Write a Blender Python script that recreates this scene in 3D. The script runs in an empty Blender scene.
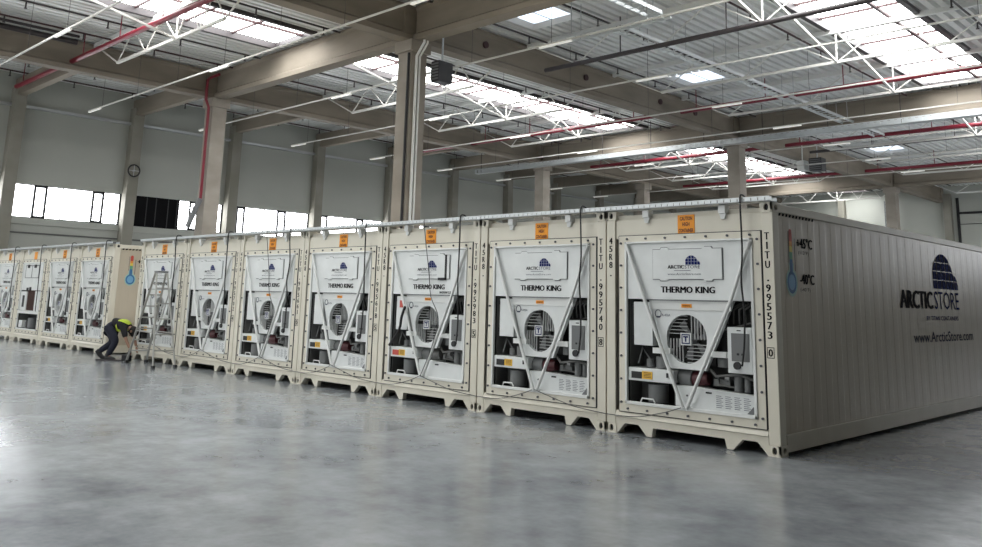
import bpy, math, random
from mathutils import Vector, Matrix
random.seed(7)
PI = math.pi
SC = bpy.context.scene
COL = SC.collection

# ---------------------------------------------------------------- camera
cam_d = bpy.data.cameras.new('camera')
cam_d.sensor_fit = 'HORIZONTAL'; cam_d.sensor_width = 36.0
cam_d.lens = 853.7 * 36.0 / 982.0
cam_d.shift_y = -139.43 / 982.0
cam_d.clip_end = 400
cam = bpy.data.objects.new('camera', cam_d); COL.objects.link(cam)
yaw, pit, rol = map(math.radians, (-44.315, 11.019, 1.4805))
fw = Vector((math.sin(yaw)*math.cos(pit), math.cos(yaw)*math.cos(pit), math.sin(pit)))
r0 = Vector((math.cos(yaw), -math.sin(yaw), 0)); u0 = r0.cross(fw)
rr = math.cos(rol)*r0 + math.sin(rol)*u0; uu = -math.sin(rol)*r0 + math.cos(rol)*u0
cam.matrix_world = Matrix(((rr.x, uu.x, -fw.x, 4.6515), (rr.y, uu.y, -fw.y, -9.584), (rr.z, uu.z, -fw.z, 1.6577), (0, 0, 0, 1)))
SC.camera = cam

# ---------------------------------------------------------------- world, light, exposure
w = bpy.data.worlds.new('overcast_daylight'); SC.world = w; w.use_nodes = True
w.node_tree.nodes['Background'].inputs[0].default_value = (0.965, 0.985, 0.97, 1)
w.node_tree.nodes['Background'].inputs[1].default_value = 1.08
SKYLIGHT = 10.0          # glow of the translucent roof panels
WINDOWL = 8.0           # daylight behind the wall windows
SC.view_settings.view_transform = 'Standard'
SC.view_settings.look = 'None'
SC.view_settings.exposure = 0.27
SC.view_settings.gamma = 1.0
SC.view_settings.use_curve_mapping = False

# ---------------------------------------------------------------- materials
def mat(name, col, rough=0.5, metal=0.0, emit=None, es=0.0, spec=None):
    m = bpy.data.materials.new(name); m.use_nodes = True
    b = m.node_tree.nodes['Principled BSDF']
    b.inputs['Base Color'].default_value = (*col, 1)
    b.inputs['Roughness'].default_value = rough
    b.inputs['Metallic'].default_value = metal
    if spec is not None: b.inputs['Specular IOR Level'].default_value = spec
    if emit:
        b.inputs['Emission Color'].default_value = (*emit, 1)
        b.inputs['Emission Strength'].default_value = es
    return m
def noisy(m, c1, c2, scale=(1, 1, 1), detail=5, bump=0.0, bscale=None, rough=None, lo=0.35, hi=0.65, bdist=0.02):
    nt = m.node_tree; b = nt.nodes['Principled BSDF']
    tc = nt.nodes.new('ShaderNodeTexCoord'); mp = nt.nodes.new('ShaderNodeMapping')
    mp.inputs['Scale'].default_value = scale
    nt.links.new(tc.outputs['Object'], mp.inputs['Vector'])
    n = nt.nodes.new('ShaderNodeTexNoise'); n.inputs['Scale'].default_value = 1; n.inputs['Detail'].default_value = detail
    nt.links.new(mp.outputs[0], n.inputs['Vector'])
    cr = nt.nodes.new('ShaderNodeValToRGB'); cr.color_ramp.elements[0].position = lo; cr.color_ramp.elements[1].position = hi
    cr.color_ramp.elements[0].color = (*c1, 1); cr.color_ramp.elements[1].color = (*c2, 1)
    nt.links.new(n.outputs['Fac'], cr.inputs[0]); nt.links.new(cr.outputs[0], b.inputs['Base Color'])
    if rough:
        mr = nt.nodes.new('ShaderNodeMapRange'); mr.inputs['From Min'].default_value = .3; mr.inputs['From Max'].default_value = .7
        mr.inputs['To Min'].default_value = rough[0]; mr.inputs['To Max'].default_value = rough[1]
        nt.links.new(n.outputs['Fac'], mr.inputs['Value']); nt.links.new(mr.outputs[0], b.inputs['Roughness'])
    if bump:
        mp2 = nt.nodes.new('ShaderNodeMapping'); mp2.inputs['Scale'].default_value = bscale or scale
        nt.links.new(tc.outputs['Object'], mp2.inputs['Vector'])
        n2 = nt.nodes.new('ShaderNodeTexNoise'); n2.inputs['Scale'].default_value = 1; n2.inputs['Detail'].default_value = 2
        nt.links.new(mp2.outputs[0], n2.inputs['Vector'])
        bp = nt.nodes.new('ShaderNodeBump'); bp.inputs['Strength'].default_value = bump; bp.inputs['Distance'].default_value = bdist
        nt.links.new(n2.outputs['Fac'], bp.inputs['Height']); nt.links.new(bp.outputs[0], b.inputs['Normal'])
    return m
M = {}
M['cream'] = noisy(mat('cream_paint', (.66, .63, .55), .38), (.69, .65, .545), (.74, .70, .595), (2, 2, 1), 4)
M['side'] = noisy(mat('cream_paint_shaded', (.66, .62, .53), .33), (.50, .445, .35), (.56, .50, .40), (.6, .6, .35), 5, bump=.2, bscale=(1, 2.6, .25), bdist=.02)  # same cream, darkened and browned to paint in the shade on the side
M['unit'] = noisy(mat('white_unit_paint', (.74, .76, .75), .28), (.70, .72, .71), (.77, .79, .78), (3, 3, 3), 3, bump=.15, bscale=(5, 5, 5))
M['bar'] = mat('white_bar', (.78, .79, .77), .3)
M['grey'] = mat('grey_paint', (.17, .175, .175), .5)
M['midgrey'] = mat('mid_grey', (.17, .175, .18), .5)
M['grille'] = mat('grille_wire', (.62, .63, .62), .4)
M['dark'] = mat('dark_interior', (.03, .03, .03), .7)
M['inner'] = mat('inner_grey', (.12, .12, .115), .6)  # grey lowered to put the shade of the unit recess into the colour
M['black'] = mat('black', (.012, .012, .014), .5)
M['text'] = mat('black_lettering', (.008, .008, .010), .8, spec=.15)
M['navy'] = mat('navy_print', (.018, .028, .13), .8, spec=.15)
M['gtext'] = mat('grey_print', (.10, .105, .14), .8, spec=.15)
M['orange'] = mat('orange_label', (.92, .34, .012), .5)
M['yellow'] = mat('yellow_label', (.80, .48, .05), .5)
M['redtext'] = mat('dark_red_print', (.12, .015, .01), .5)
M['reddecal'] = mat('red_print', (.55, .08, .06), .5)
M['oran2'] = mat('orange_print', (.75, .30, .05), .5)
M['yel2'] = mat('yellow_print', (.70, .55, .10), .5)
M['green2'] = mat('green_print', (.12, .35, .22), .5)
M['blue1'] = mat('blue_print', (.04, .16, .36), .5)
M['blue2'] = mat('light_blue_print', (.16, .38, .60), .5)
M['halo'] = mat('pale_green_print', (.35, .55, .50), .5)
M['bolt'] = mat('bolt_steel', (.10, .10, .11), .4, .6)
M['darkred'] = mat('dark_red_paint', (.07, .012, .016), .5)
M['steel'] = mat('galvanised_steel', (.55, .57, .58), .38, .7)
M['tray'] = mat('tray_steel', (.66, .69, .70), .35, .45)
M['alu'] = mat('aluminium', (.50, .49, .46), .4, .6)
M['cable'] = mat('cable_rubber', (.012, .012, .013), .45)
M['gcable'] = mat('grey_cable', (.09, .09, .09), .5)
M['concrete'] = noisy(mat('precast_concrete', (.30, .27, .23), .8), (.24, .213, .18), (.32, .287, .245), (.5, .5, .9), 6)
M['wcol'] = noisy(mat('wall_column_concrete', (.26, .25, .21), .85), (.24, .23, .19), (.30, .285, .245), (.5, .5, .7), 5)
M['beam'] = noisy(mat('beam_concrete', (.26, .225, .18), .8), (.19, .163, .128), (.275, .237, .19), (.25, .25, .8), 6)
M['wall'] = noisy(mat('wall_panel', (.30, .31, .29), .6), (.39, .40, .36), (.425, .435, .395), (.2, .2, .3), 4)
M['wall2'] = mat('light_blocking_wall', (.16, .155, .145), .7)  # dark tone for the unseen walls that hold light off the container side
M['sill'] = mat('sill_trim', (.42, .43, .39), .5)
M['deck'] = noisy(mat('deck_sheet', (.76, .77, .76), .4), (.75, .76, .75), (.79, .80, .78), (.3, .3, .3), 3)
M['truss'] = mat('white_steel', (.66, .65, .61), .45)
M['purlin'] = mat('dark_red_steel', (.05, .018, .02), .6)
M['redpipe'] = mat('red_pipe_paint', (.18, .009, .022), .4)
M['darkpipe'] = mat('dark_pipe', (.035, .028, .03), .5)
M['frame'] = mat('black_window_frame', (.012, .012, .014), .5)
M['shutter'] = mat('dark_blind', (.008, .008, .009), .9, spec=.1)
M['glow'] = mat('skylight_panel', (.8, .85, .9), .5, emit=(.97, .985, .98), es=SKYLIGHT)
M['dglow'] = mat('dome_panel', (.7, .8, .9), .5, emit=(.74, .85, 1.0), es=1.5)
M['curb'] = mat('white_curb', (.85, .86, .86), .5)
M['daylight'] = mat('daylit_pane', (.8, .85, .9), .3, emit=(.95, .97, 1.0), es=WINDOWL)
M['lamp'] = mat('lamp_tube', (.9, .9, .85), .4, emit=(1, .97, .90), es=.25)
M['heater'] = mat('heater_body', (.03, .03, .033), .5)
M['navycloth'] = mat('navy_cloth', (.012, .014, .028), .85)
M['blackcloth'] = mat('black_cloth', (.008, .008, .01), .85)
M['hivis'] = mat('hi_vis_yellow', (.55, .68, .06), .7)
M['skin'] = mat('skin', (.38, .22, .15), .6)
M['hair'] = mat('dark_hair', (.015, .011, .009), .7)
M['shoe'] = mat('black_shoe', (.012, .011, .012), .5)
M['brown'] = mat('brown_metal', (.10, .055, .045), .6)
# floor: polished power-trowelled concrete
fm = mat('polished_concrete', (.25, .26, .27), .3); M['floor'] = fm
nt = fm.node_tree; b = nt.nodes['Principled BSDF']
tc = nt.nodes.new('ShaderNodeTexCoord')
def nz(sc, det, vec=None, rough=.55):
    n = nt.nodes.new('ShaderNodeTexNoise'); n.inputs['Scale'].default_value = sc; n.inputs['Detail'].default_value = det
    n.inputs['Roughness'].default_value = rough
    nt.links.new(vec or tc.outputs['Object'], n.inputs['Vector']); return n
nA = nz(.55, 8, rough=.62); nB = nz(2.6, 6, rough=.6); nC = nz(14, 4)
def mth(op, a, b_, v=None):
    q = nt.nodes.new('ShaderNodeMath'); q.operation = op
    nt.links.new(a, q.inputs[0])
    if b_ is not None: nt.links.new(b_, q.inputs[1])
    else: q.inputs[1].default_value = v
    return q.outputs[0]
mix = mth('ADD', mth('MULTIPLY', nA.outputs['Fac'], None, .55), mth('ADD', mth('MULTIPLY', nB.outputs['Fac'], None, .35), mth('MULTIPLY', nC.outputs['Fac'], None, .10)))
cr = nt.nodes.new('ShaderNodeValToRGB'); nt.links.new(mix, cr.inputs[0])
cr.color_ramp.elements[0].position = .38; cr.color_ramp.elements[0].color = (.155, .168, .185, 1)
cr.color_ramp.elements[1].position = .62; cr.color_ramp.elements[1].color = (.325, .345, .36, 1)
nt.links.new(cr.outputs[0], b.inputs['Base Color'])
mr = nt.nodes.new('ShaderNodeMapRange'); mr.inputs['From Min'].default_value = .35; mr.inputs['From Max'].default_value = .65
mr.inputs['To Min'].default_value = .13; mr.inputs['To Max'].default_value = .25
nt.links.new(mix, mr.inputs['Value']); nt.links.new(mr.outputs[0], b.inputs['Roughness'])



# ---------------------------------------------------------------- mesh building
def ident(a, b_, c): return (a, b_, c)
class MB:
    def __init__(s): s.v = []; s.f = []; s.sm = []
    def add(s, vs, fs, smooth=False):
        o = len(s.v); s.v += [tuple(p) for p in vs]
        s.f += [tuple(i+o for i in f) for f in fs]; s.sm += [smooth]*len(fs); return s
    def box(s, x0, x1, y0, y1, z0, z1):
        return s.add([(x0,y0,z0),(x1,y0,z0),(x1,y1,z0),(x0,y1,z0),(x0,y0,z1),(x1,y0,z1),(x1,y1,z1),(x0,y1,z1)],
                     [(0,3,2,1),(4,5,6,7),(0,1,5,4),(1,2,6,5),(2,3,7,6),(3,0,4,7)])
    def bar(s, p, q, w_, h=None):
        h = h or w_
        p, q = Vector(p), Vector(q); d = (q-p).normalized()
        up = Vector((0,0,1)) if abs(d.z) < .95 else Vector((0,1,0))
        a = d.cross(up).normalized()*w_/2; c = a.cross(d).normalized()*h/2
        vs = [p-a-c, p+a-c, p+a+c, p-a+c, q-a-c, q+a-c, q+a+c, q-a+c]
        return s.add(vs, [(0,1,2,3),(7,6,5,4),(0,4,5,1),(1,5,6,2),(2,6,7,3),(3,7,4,0)])
    def tube(s, pts, r, n=8, caps=True):
        pts = [Vector(p) for p in pts]; N = len(pts); vs = []; prev = None
        rs = r if isinstance(r, (list, tuple)) else [r]*N
        for i, p in enumerate(pts):
            d = (pts[min(i+1, N-1)]-pts[max(i-1, 0)]).normalized()
            if prev is None:
                up = Vector((0,0,1)) if abs(d.z) < .9 else Vector((0,1,0)); a = d.cross(up).normalized()
            else: a = (prev-d*prev.dot(d)).normalized()
            prev = a; c = d.cross(a)
            for k in range(n):
                t = 2*PI*k/n; vs.append(p+(a*math.cos(t)+c*math.sin(t))*rs[i])
        fs = [(i*n+k, i*n+(k+1)%n, (i+1)*n+(k+1)%n, (i+1)*n+k) for i in range(N-1) for k in range(n)]
        s.add(vs, fs, True)
        if caps: s.add(vs[:n], [tuple(range(n-1, -1, -1))]); s.add(vs[-n:], [tuple(range(n))])
        return s
    def cyl(s, c, r, d, axis='z', n=20):
        c = Vector(c); dv = {'x': Vector((d,0,0)), 'y': Vector((0,d,0)), 'z': Vector((0,0,d))}[axis]
        return s.tube([c, c+dv], r, n)
    def prism(s, poly, y0, y1):     # polygon in XZ, extruded along Y
        n = len(poly)
        vs = [(x, y0, z) for x, z in poly]+[(x, y1, z) for x, z in poly]
        return s.add(vs, [tuple(range(n)), tuple(range(2*n-1, n-1, -1))]+[(i, i+n, (i+1) % n+n, (i+1) % n) for i in range(n)])
    def ring(s, poly, c, rx, rz, y0, y1, fn=ident, n=32):
        """plate with an oval hole; poly convex in (a,c); fn maps (a, depth, c)"""
        angs = [2*PI*i/n for i in range(n)]+[math.atan2(pz-c[1], px-c[0]) % (2*PI) for px, pz in poly]
        angs = sorted(set(round(a, 5) for a in angs)); out = []; inn = []
        for a in angs:
            dx, dz = math.cos(a), math.sin(a); best = 1e9
            for i in range(len(poly)):
                (x1, z1), (x2, z2) = poly[i], poly[(i+1) % len(poly)]
                ex, ez = x2-x1, z2-z1; den = dx*ez-dz*ex
                if abs(den) < 1e-9: continue
                t = ((x1-c[0])*ez-(z1-c[1])*ex)/den; u = ((x1-c[0])*dz-(z1-c[1])*dx)/den
                if t > 0 and -1e-4 <= u <= 1+1e-4: best = min(best, t)
            out.append((c[0]+dx*best, c[1]+dz*best))
            k = 1/math.sqrt((dx/rx)**2+(dz/rz)**2); inn.append((c[0]+dx*k, c[1]+dz*k))
        N = len(angs)
        vs = [fn(x, y0, z) for x, z in out]+[fn(x, y0, z) for x, z in inn]+[fn(x, y1, z) for x, z in inn]+[fn(x, y1, z) for x, z in out]
        fs = []
        for i in range(N):
            j = (i+1) % N
            fs += [(i, j, j+N, i+N), (i+N, j+N, j+2*N, i+2*N), (i+2*N, j+2*N, j+3*N, i+3*N), (i+3*N, j+3*N, j, i)]
        return s.add(vs, fs)
    def mesh(s, name, m):
        me = bpy.data.meshes.new(name); me.from_pydata(s.v, [], s.f)
        me.polygons.foreach_set('use_smooth', s.sm)
        me.materials.append(M[m] if isinstance(m, str) else m)
        me.update()
        import bmesh
        bm = bmesh.new(); bm.from_mesh(me); bmesh.ops.recalc_face_normals(bm, faces=bm.faces); bm.to_mesh(me); bm.free()
        return me
def link(name, me, parent=None, loc=None, label=None, cat=None, group=None, kind=None):
    o = bpy.data.objects.new(name, me); COL.objects.link(o)
    if parent: o.parent = parent
    if loc: o.location = loc
    return tag(o, label, cat, group, kind)
def tag(o, label=None, cat=None, group=None, kind=None):
    if label: o['label'] = label
    if cat: o['category'] = cat
    if group: o['group'] = group
    if kind: o['kind'] = kind
    return o
KEEP = ('lettering', 'address', 'marking', 'stripe', 'emblem', 'print', 'table', 'bolt', 'mark', 'hair', 'nose', 'ear', 'key', 'frame', 'bar', 'body')
def pieces(mb):
    """split a builder into its far-apart pieces, one builder each"""
    n = len(mb.v); par = list(range(n))
    def find(a):
        while par[a] != a: par[a] = par[par[a]]; a = par[a]
        return a
    for f in mb.f:
        a = find(f[0])
        for i in f[1:]: par[find(i)] = a
    isl = {}
    for i in range(n): isl.setdefault(find(i), []).append(i)
    isl = list(isl.values())
    if len(isl) < 2 or len(isl) > 400: return [mb]
    box = []
    for g in isl:
        c = list(zip(*[mb.v[i] for i in g])); box.append(([min(q) for q in c], [max(q) for q in c]))
    gp = list(range(len(isl)))
    def fg(a):
        while gp[a] != a: a = gp[a]
        return a
    for a in range(len(isl)):
        for b_ in range(a):
            d_ = math.sqrt(sum(max(0, box[a][0][k]-box[b_][1][k], box[b_][0][k]-box[a][1][k])**2 for k in range(3)))
            big = max(max(box[a][1][k]-box[a][0][k], box[b_][1][k]-box[b_][0][k]) for k in range(3))
            if d_ < max(.02, big*.45) and not (big > 1 and d_ > .6): gp[fg(a)] = fg(b_)
    cl = {}
    for a in range(len(isl)): cl.setdefault(fg(a), []).append(a)
    if len(cl) < 2: return [mb]
    out = []
    for c in cl.values():
        idx = sorted(i for a in c for i in isl[a]); mp = {i: k for k, i in enumerate(idx)}; q = MB(); q.v = [mb.v[i] for i in idx]
        for f, sm in zip(mb.f, mb.sm):
            if f[0] in mp: q.f.append(tuple(mp[i] for i in f)); q.sm.append(sm)
        out.append(q)
    return out
def obj(name, mb, m, parent=None, **k):
    if parent is not None and not any(w_ in name for w_ in KEEP):
        ps = pieces(mb)
        if 1 < len(ps) <= 90:
            return [link(name, p.mesh(name, m), parent, **k) for p in ps][0]
    return link(name, mb.mesh(name, m), parent, **k)
def bevel(o, w_=.006, seg=2):
    b_ = o.modifiers.new('bevel', 'BEVEL'); b_.width = w_; b_.segments = seg; b_.limit_method = 'ANGLE'; return o
ORD = ['%s towards the far wall' % q for q in 'first second third fourth fifth sixth seventh eighth ninth tenth eleventh twelfth thirteenth'.split()]

# text -> flat polygons in the unit square
_tc = {}
def glyphs(t, bold=0.0):
    if (t, bold) not in _tc:
        c = bpy.data.curves.new('lettering', 'FONT'); c.body = t; c.offset = bold; c.resolution_u = 2
        o = bpy.data.objects.new('lettering', c); COL.objects.link(o)
        dg = bpy.context.evaluated_depsgraph_get(); dg.update()
        me = bpy.data.meshes.new_from_object(o.evaluated_get(dg))
        vs = [tuple(v.co) for v in me.vertices]; fs = [tuple(p.vertices) for p in me.polygons]
        bpy.data.objects.remove(o); bpy.data.curves.remove(c); bpy.data.meshes.remove(me)
        xs = [v[0] for v in vs]; ys = [v[1] for v in vs]
        x0, x1, y0, y1 = min(xs), max(xs), min(ys), max(ys)
        _tc[(t, bold)] = ([((x-x0)/max(x1-x0, 1e-6), (y-y0)/max(y1-y0, 1e-6)) for x, y, _ in vs], fs, (x1-x0)/max(y1-y0, 1e-6))
    return _tc[(t, bold)]
def write(mb, t, u0_, u1_, z0, z1, fn, bold=0.0):
    vs, fs, _ = glyphs(t, bold)
    mb.add([fn(u0_+(u1_-u0_)*a, z0+(z1-z0)*c) for a, c in vs], fs)
def front(y): return lambda u, z: (u, y, z)
def side(x): return lambda y, z: (x, y, z)
def stack(mb, t, uc, wd, ztop, h, step, fn, bold=.01):
    z = ztop
    for ch in t:
        if ch == ' ': z -= step*.6; continue
        if ch == '.':
            mb.add([fn(uc-.012, z-h*.35), fn(uc+.012, z-h*.35), fn(uc+.012, z-h*.65), fn(uc-.012, z-h*.65)], [(0, 1, 2, 3)])
        else:
            k = .25 if ch in 'I1' else 1
            for q in (0, .004, .008): write(mb, ch, uc-wd/2*k+q-.004, uc+wd/2*k+q-.004, z-h, z, fn, 0)
        z -= step
def rect(mb, fn, a0, a1, c0, c1): mb.add([fn(a0, c0), fn(a1, c0), fn(a1, c1), fn(a0, c1)], [(0, 1, 2, 3)])
def disc(mb, fn, a, c, ra, rc, n=24): mb.add([fn(a+ra*math.cos(2*PI*i/n), c+rc*math.sin(2*PI*i/n)) for i in range(n)], [tuple(range(n))])
def dome_logo(mb, fn, a0, a1, z0, z1, cols=6, rows=3, g=.012):
    W, H = a1-a0, z1-z0
    def top(t):     # main dome plus a small lobe at the right
        a = 0.0
        if t < .86: a = math.sqrt(max(0, 1-((t-.40)/.46)**2)) if t > -.06 else 0
        if t > .70: a = max(a, .42*math.sqrt(max(0, 1-((t-.84)/.16)**2)))
        if t < .02: a = min(a, .55)
        return a
    for c in range(cols):
        for r in range(rows):
            lo, hi = r/rows+g, (r+1)/rows-g
            K = 5
            for k in range(K):
                t0 = c/cols+g+(1/cols-2*g)*k/K; t1 = c/cols+g+(1/cols-2*g)*(k+1)/K
                h0, h1 = min(hi, top(t0)), min(hi, top(t1))
                if max(h0, h1) <= lo: continue
                h0, h1 = max(h0, lo), max(h1, lo)
                mb.add([fn(a0+W*t0, z0+H*lo), fn(a0+W*t1, z0+H*lo), fn(a0+W*t1, z0+H*h1), fn(a0+W*t0, z0+H*h0)], [(0, 1, 2, 3)])

# ================================================================ SETTING
WX = -48.3; BY = 81.4; DZ = 13.8; FX = 10.0
G = [12.8+6.85*k for k in range(-4, 10)]      # structural grid lines along the hall
XB, XA, XC = -38.6, -21.9, 2.6
obj('floor', MB().box(WX-.3, FX, -22, BY+.3, -.2, 0), 'floor', label='grey polished concrete hall floor with cloudy mottling', cat='floor', kind='structure')

# ceiling deck, corrugated, with the openings left for the skylights
S1 = (-31.7, -28.2); S2 = (-9.9, -6.3); DM = (-20.1, -17.4)
YS = -22
def corr(mb, x0, x1, y0, y1):
    n = max(1, round((x1-x0)/.46)); p = (x1-x0)/n; pts = []
    for i in range(n):
        a = x0+i*p
        pts += [(a, DZ), (a+p*.56, DZ), (a+p*.62, DZ+.2), (a+p*.94, DZ+.2)]
    pts.append((x1, DZ)); N = len(pts)
    mb.add([(x, y0, z) for x, z in pts]+[(x, y1, z) for x, z in pts], [(i, i+1, i+1+N, i+N) for i in range(N-1)])
domes = [17.0, 30.6, 44.3, 58.0, 71.7]
strips = [(-21.5, -.3+.0), (.0, 12.2), (13.6, 39.5), (40.9, 67.0), (68.3, 80.5)]
strips = [(-20, -14.8), (-13.8, 12.1), (13.5, 39.5), (40.9, 66.9), (68.3, 80.3)]
mb = MB()
for a, b_ in ((WX, S1[0]), (S1[1], DM[0]), (DM[1], S2[0]), (S2[1], FX)): corr(mb, a, b_, YS, BY)
for X in (S1, S2):
    y = YS
    for a, b_ in strips:
        corr(mb, X[0], X[1], y, a); y = b_
    corr(mb, X[0], X[1], y, BY)
y = YS
for d in domes: corr(mb, DM[0], DM[1], y, d-1.35); y = d+1.35
corr(mb, DM[0], DM[1], y, BY)
obj('ceiling', mb, 'deck', label='grey corrugated steel roof deck', cat='ceiling', kind='structure')

# left wall with window openings
CY = [g-.3 for g in G]                      # wall column positions
WZ0, WZ1 = 5.62, 7.53
mb = MB()
mb.box(WX-.3, WX, YS, BY, 0, WZ0); mb.box(WX-.3, WX, YS, BY, WZ1, 14.2)
for k in range(0, len(CY)):
    mb.box(WX-.3, WX, CY[k]-.3, CY[k]+.3, WZ0, WZ1)
mb.box(WX-.3, WX, YS, CY[0]-.3, WZ0, WZ1); mb.box(WX-.3, WX, CY[-1]+.3, BY, WZ0, WZ1)
for k in range(8, len(CY)-1): mb.box(WX-.3, WX, CY[k]+.3, CY[k+1]-.3, WZ0, WZ1)
obj('wall_left', mb, 'wall', label='grey panel wall with the long window band', cat='wall', kind='structure')
mb = MB().box(WX, FX, BY, BY+.3, 0, 14.2)
obj('wall_back', mb, 'wall', label='grey panel wall far behind the containers', cat='wall', kind='structure')
obj('wall_right_blocker', MB().box(FX, FX+.3, YS, BY, 0, 14.2), 'wall2', label='unseen dark wall set to dim the long container side', cat='wall', kind='structure')  # unseen side wall, placed close and dark to dim the container side
obj('wall_front_blocker', MB().box(-.5, FX, YS-.3, YS, 0, 14.2), 'wall2', label='unseen dark wall added behind the camera to block daylight', cat='wall', kind='structure')  # unseen part wall, added to keep open-end daylight off the container side
tn = 0
def trim(x0, x1, y0, y1, z0, z1, m, label):
    global tn; tn += 1
    obj('trim_%d' % tn, MB().box(x0, x1, y0, y1, z0, z1), m, label=label, cat='trim', kind='structure')
trim(WX, WX+.10, YS, BY, WZ0-.38, WZ0-.02, 'sill', 'pale sill band running under the wall windows')
trim(WX, WX+.05, YS, BY, WZ1, WZ1+.16, 'sill', 'pale head trim running above the wall windows')
trim(WX, WX+.06, YS, BY, 4.72, 4.80, 'inner', 'dark joint line below the window sill')
# windows
win = {3: ([(1.56, 2.2), (4.85, 5.45)], [3.1], None), 4: ([(4.2, 4.9)], [], (.35, 3.45)), 5: ([(.75, 1.3), (3.95, 4.55)], [2.85], None)}
wn = 0
for k in range(1, 8):
    y0, y1 = CY[k]+.3, CY[k+1]-.3
    cas, thin, shut = win.get(k, ([(.75, 1.3), (4.05, 4.6)], [2.85], None))
    wn += 1
    r = link('window_%d' % wn, None, loc=(WX, CY[k], 0), kind='structure', cat='window',
             label=('wall window partly covered by a dark blind' if shut else 'bright wall window with two black casements, bay %d along the wall' % k))
    fr = MB()
    fr.box(-.12, -.04, .3, 6.55, WZ0, WZ0+.05); fr.box(-.12, -.04, .3, 6.55, WZ1-.05, WZ1)
    fr.box(-.12, -.04, .3, .36, WZ0, WZ1); fr.box(-.12, -.04, 6.43, 6.55, WZ0, WZ1)
    for t in thin: fr.box(-.12, -.04, t-.02, t+.02, WZ0, WZ1)
    for a, b_ in cas:
        fr.box(-.14, -.02, a-.05, a+.07, WZ0, WZ1); fr.box(-.14, -.02, b_-.07, b_+.05, WZ0, WZ1)
        fr.box(-.14, -.02, a, b_, WZ0, WZ0+.14); fr.box(-.14, -.02, a, b_, WZ1-.14, WZ1)
    obj('window_frame', fr, 'frame', r)
    obj('pane', MB().box(-.20, -.17, .3, 6.55, WZ0, WZ1), 'daylight', r)
    if shut:
        bl = MB().box(-.03, 0, shut[0], shut[1], WZ0+.02, WZ1-.02)
        obj('blind', bl, 'shutter', r)
        b2 = MB()
        for t in (1.3, 1.9, 2.7, 3.3): b2.box(0, .015, t-.03, t+.03, WZ0+.05, WZ1-.05)
        obj('blind_rail', b2, 'frame', r)
wn += 1
r = link('window_%d' % wn, None, loc=(FX, 0, 0), kind='structure', cat='window', label='tall bright opening in the side wall, mirrored in the long container side')
obj('pane', MB().box(-.03, -.01, 41, 62, 4.2, 8.5), 'daylight', r)
obj('window_frame', MB().box(-.08, 0, 40.8, 41, 4.0, 8.7).box(-.08, 0, 62, 62.2, 4.0, 8.7).box(-.08, 0, 41, 62, 4.0, 4.2).box(-.08, 0, 41, 62, 8.5, 8.7).box(-.08, 0, 48, 48.2, 4.2, 8.5).box(-.08, 0, 55, 55.2, 4.2, 8.5), 'frame', r)
# roof light strips
for X, nm in ((S1, 'bay beside the windows'), (S2, 'wide inner bay')):
    for i, (a, b_) in enumerate(strips):
        wn += 1
        r = link('window_%d' % wn, None, loc=(X[0], a, DZ), kind='structure', cat='skylight', label='bright roof light strip in the %s, %s stretch' % (nm, ['front', 'first', 'second', 'third', 'far'][i]))
        L = b_-a; W = X[1]-X[0]
        obj('pane', MB().box(0, W, 0, L, .16, .20), 'glow', r)
        cb = MB(); cb.box(-.16, .06, 0, L, -.16, .16); cb.box(W-.06, W+.16, 0, L, -.16, .16); cb.box(0, W, -.1, .02, -.12, .16); cb.box(0, W, L-.02, L+.1, -.12, .16)
        obj('curb', cb, 'darkpipe', r)
        gb = MB()
        n = max(2, round(L/2.3))
        for j in range(1, n): gb.box(0, W, L*j/n-.05, L*j/n+.05, .06, .15)
        obj('glazing_bar', gb, 'purlin', r)
        gl = MB().box(W*.68-.07, W*.68+.07, 0, L, .02, .12)
        obj('purlin', gl, 'purlin', r)
for i, d in enumerate(domes):
    wn += 1
    r = link('window_%d' % wn, None, loc=((DM[0]+DM[1])/2, d, DZ), kind='structure', cat='skylight', label='small square roof dome with blue sky light, %s' % ORD[i])
    obj('pane', MB().box(-1.05, 1.05, -1.05, 1.05, .16, .19), 'dglow', r)
    c = MB()
    for sx, sy in ((1, 0), (-1, 0), (0, 1), (0, -1)):
        e0, e1 = 1.36, 1.05
        if sx: vs = [(sx*e0, -e0, 0), (sx*e0, e0, 0), (sx*e1, e1, .16), (sx*e1, -e1, .16)]
        else: vs = [(-e0, sy*e0, 0), (e0, sy*e0, 0), (e1, sy*e1, .16), (-e1, sy*e1, .16)]
        c.add(vs, [(0, 1, 2, 3)])
    obj('curb', c, 'curb', r)
    obj('opener_bar', MB().box(-.02, .02, -1.05, 1.05, .10, .15), 'steel', r)
# far door recess on the back wall
d = link('door_1', None, loc=(-20.6, BY, 0), kind='structure', cat='door', label='tall sectional door in the far wall')
obj('panel', MB().box(.2, 10, -.05, -.01, 0, 11.0), 'wall', d)
fr = MB(); fr.box(0, .25, -.12, 0, 0, 12.6); fr.box(.2, 10.2, -.12, 0, 11.0, 11.22); fr.box(10, 10.2, -.12, 0, 0, 11.0); fr.box(.2, 10, -.08, -.04, 10.0, 10.06); fr.box(.2, 10, -.08, -.04, 7.6, 7.66)
obj('door_frame', fr, 'frame', d)

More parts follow.
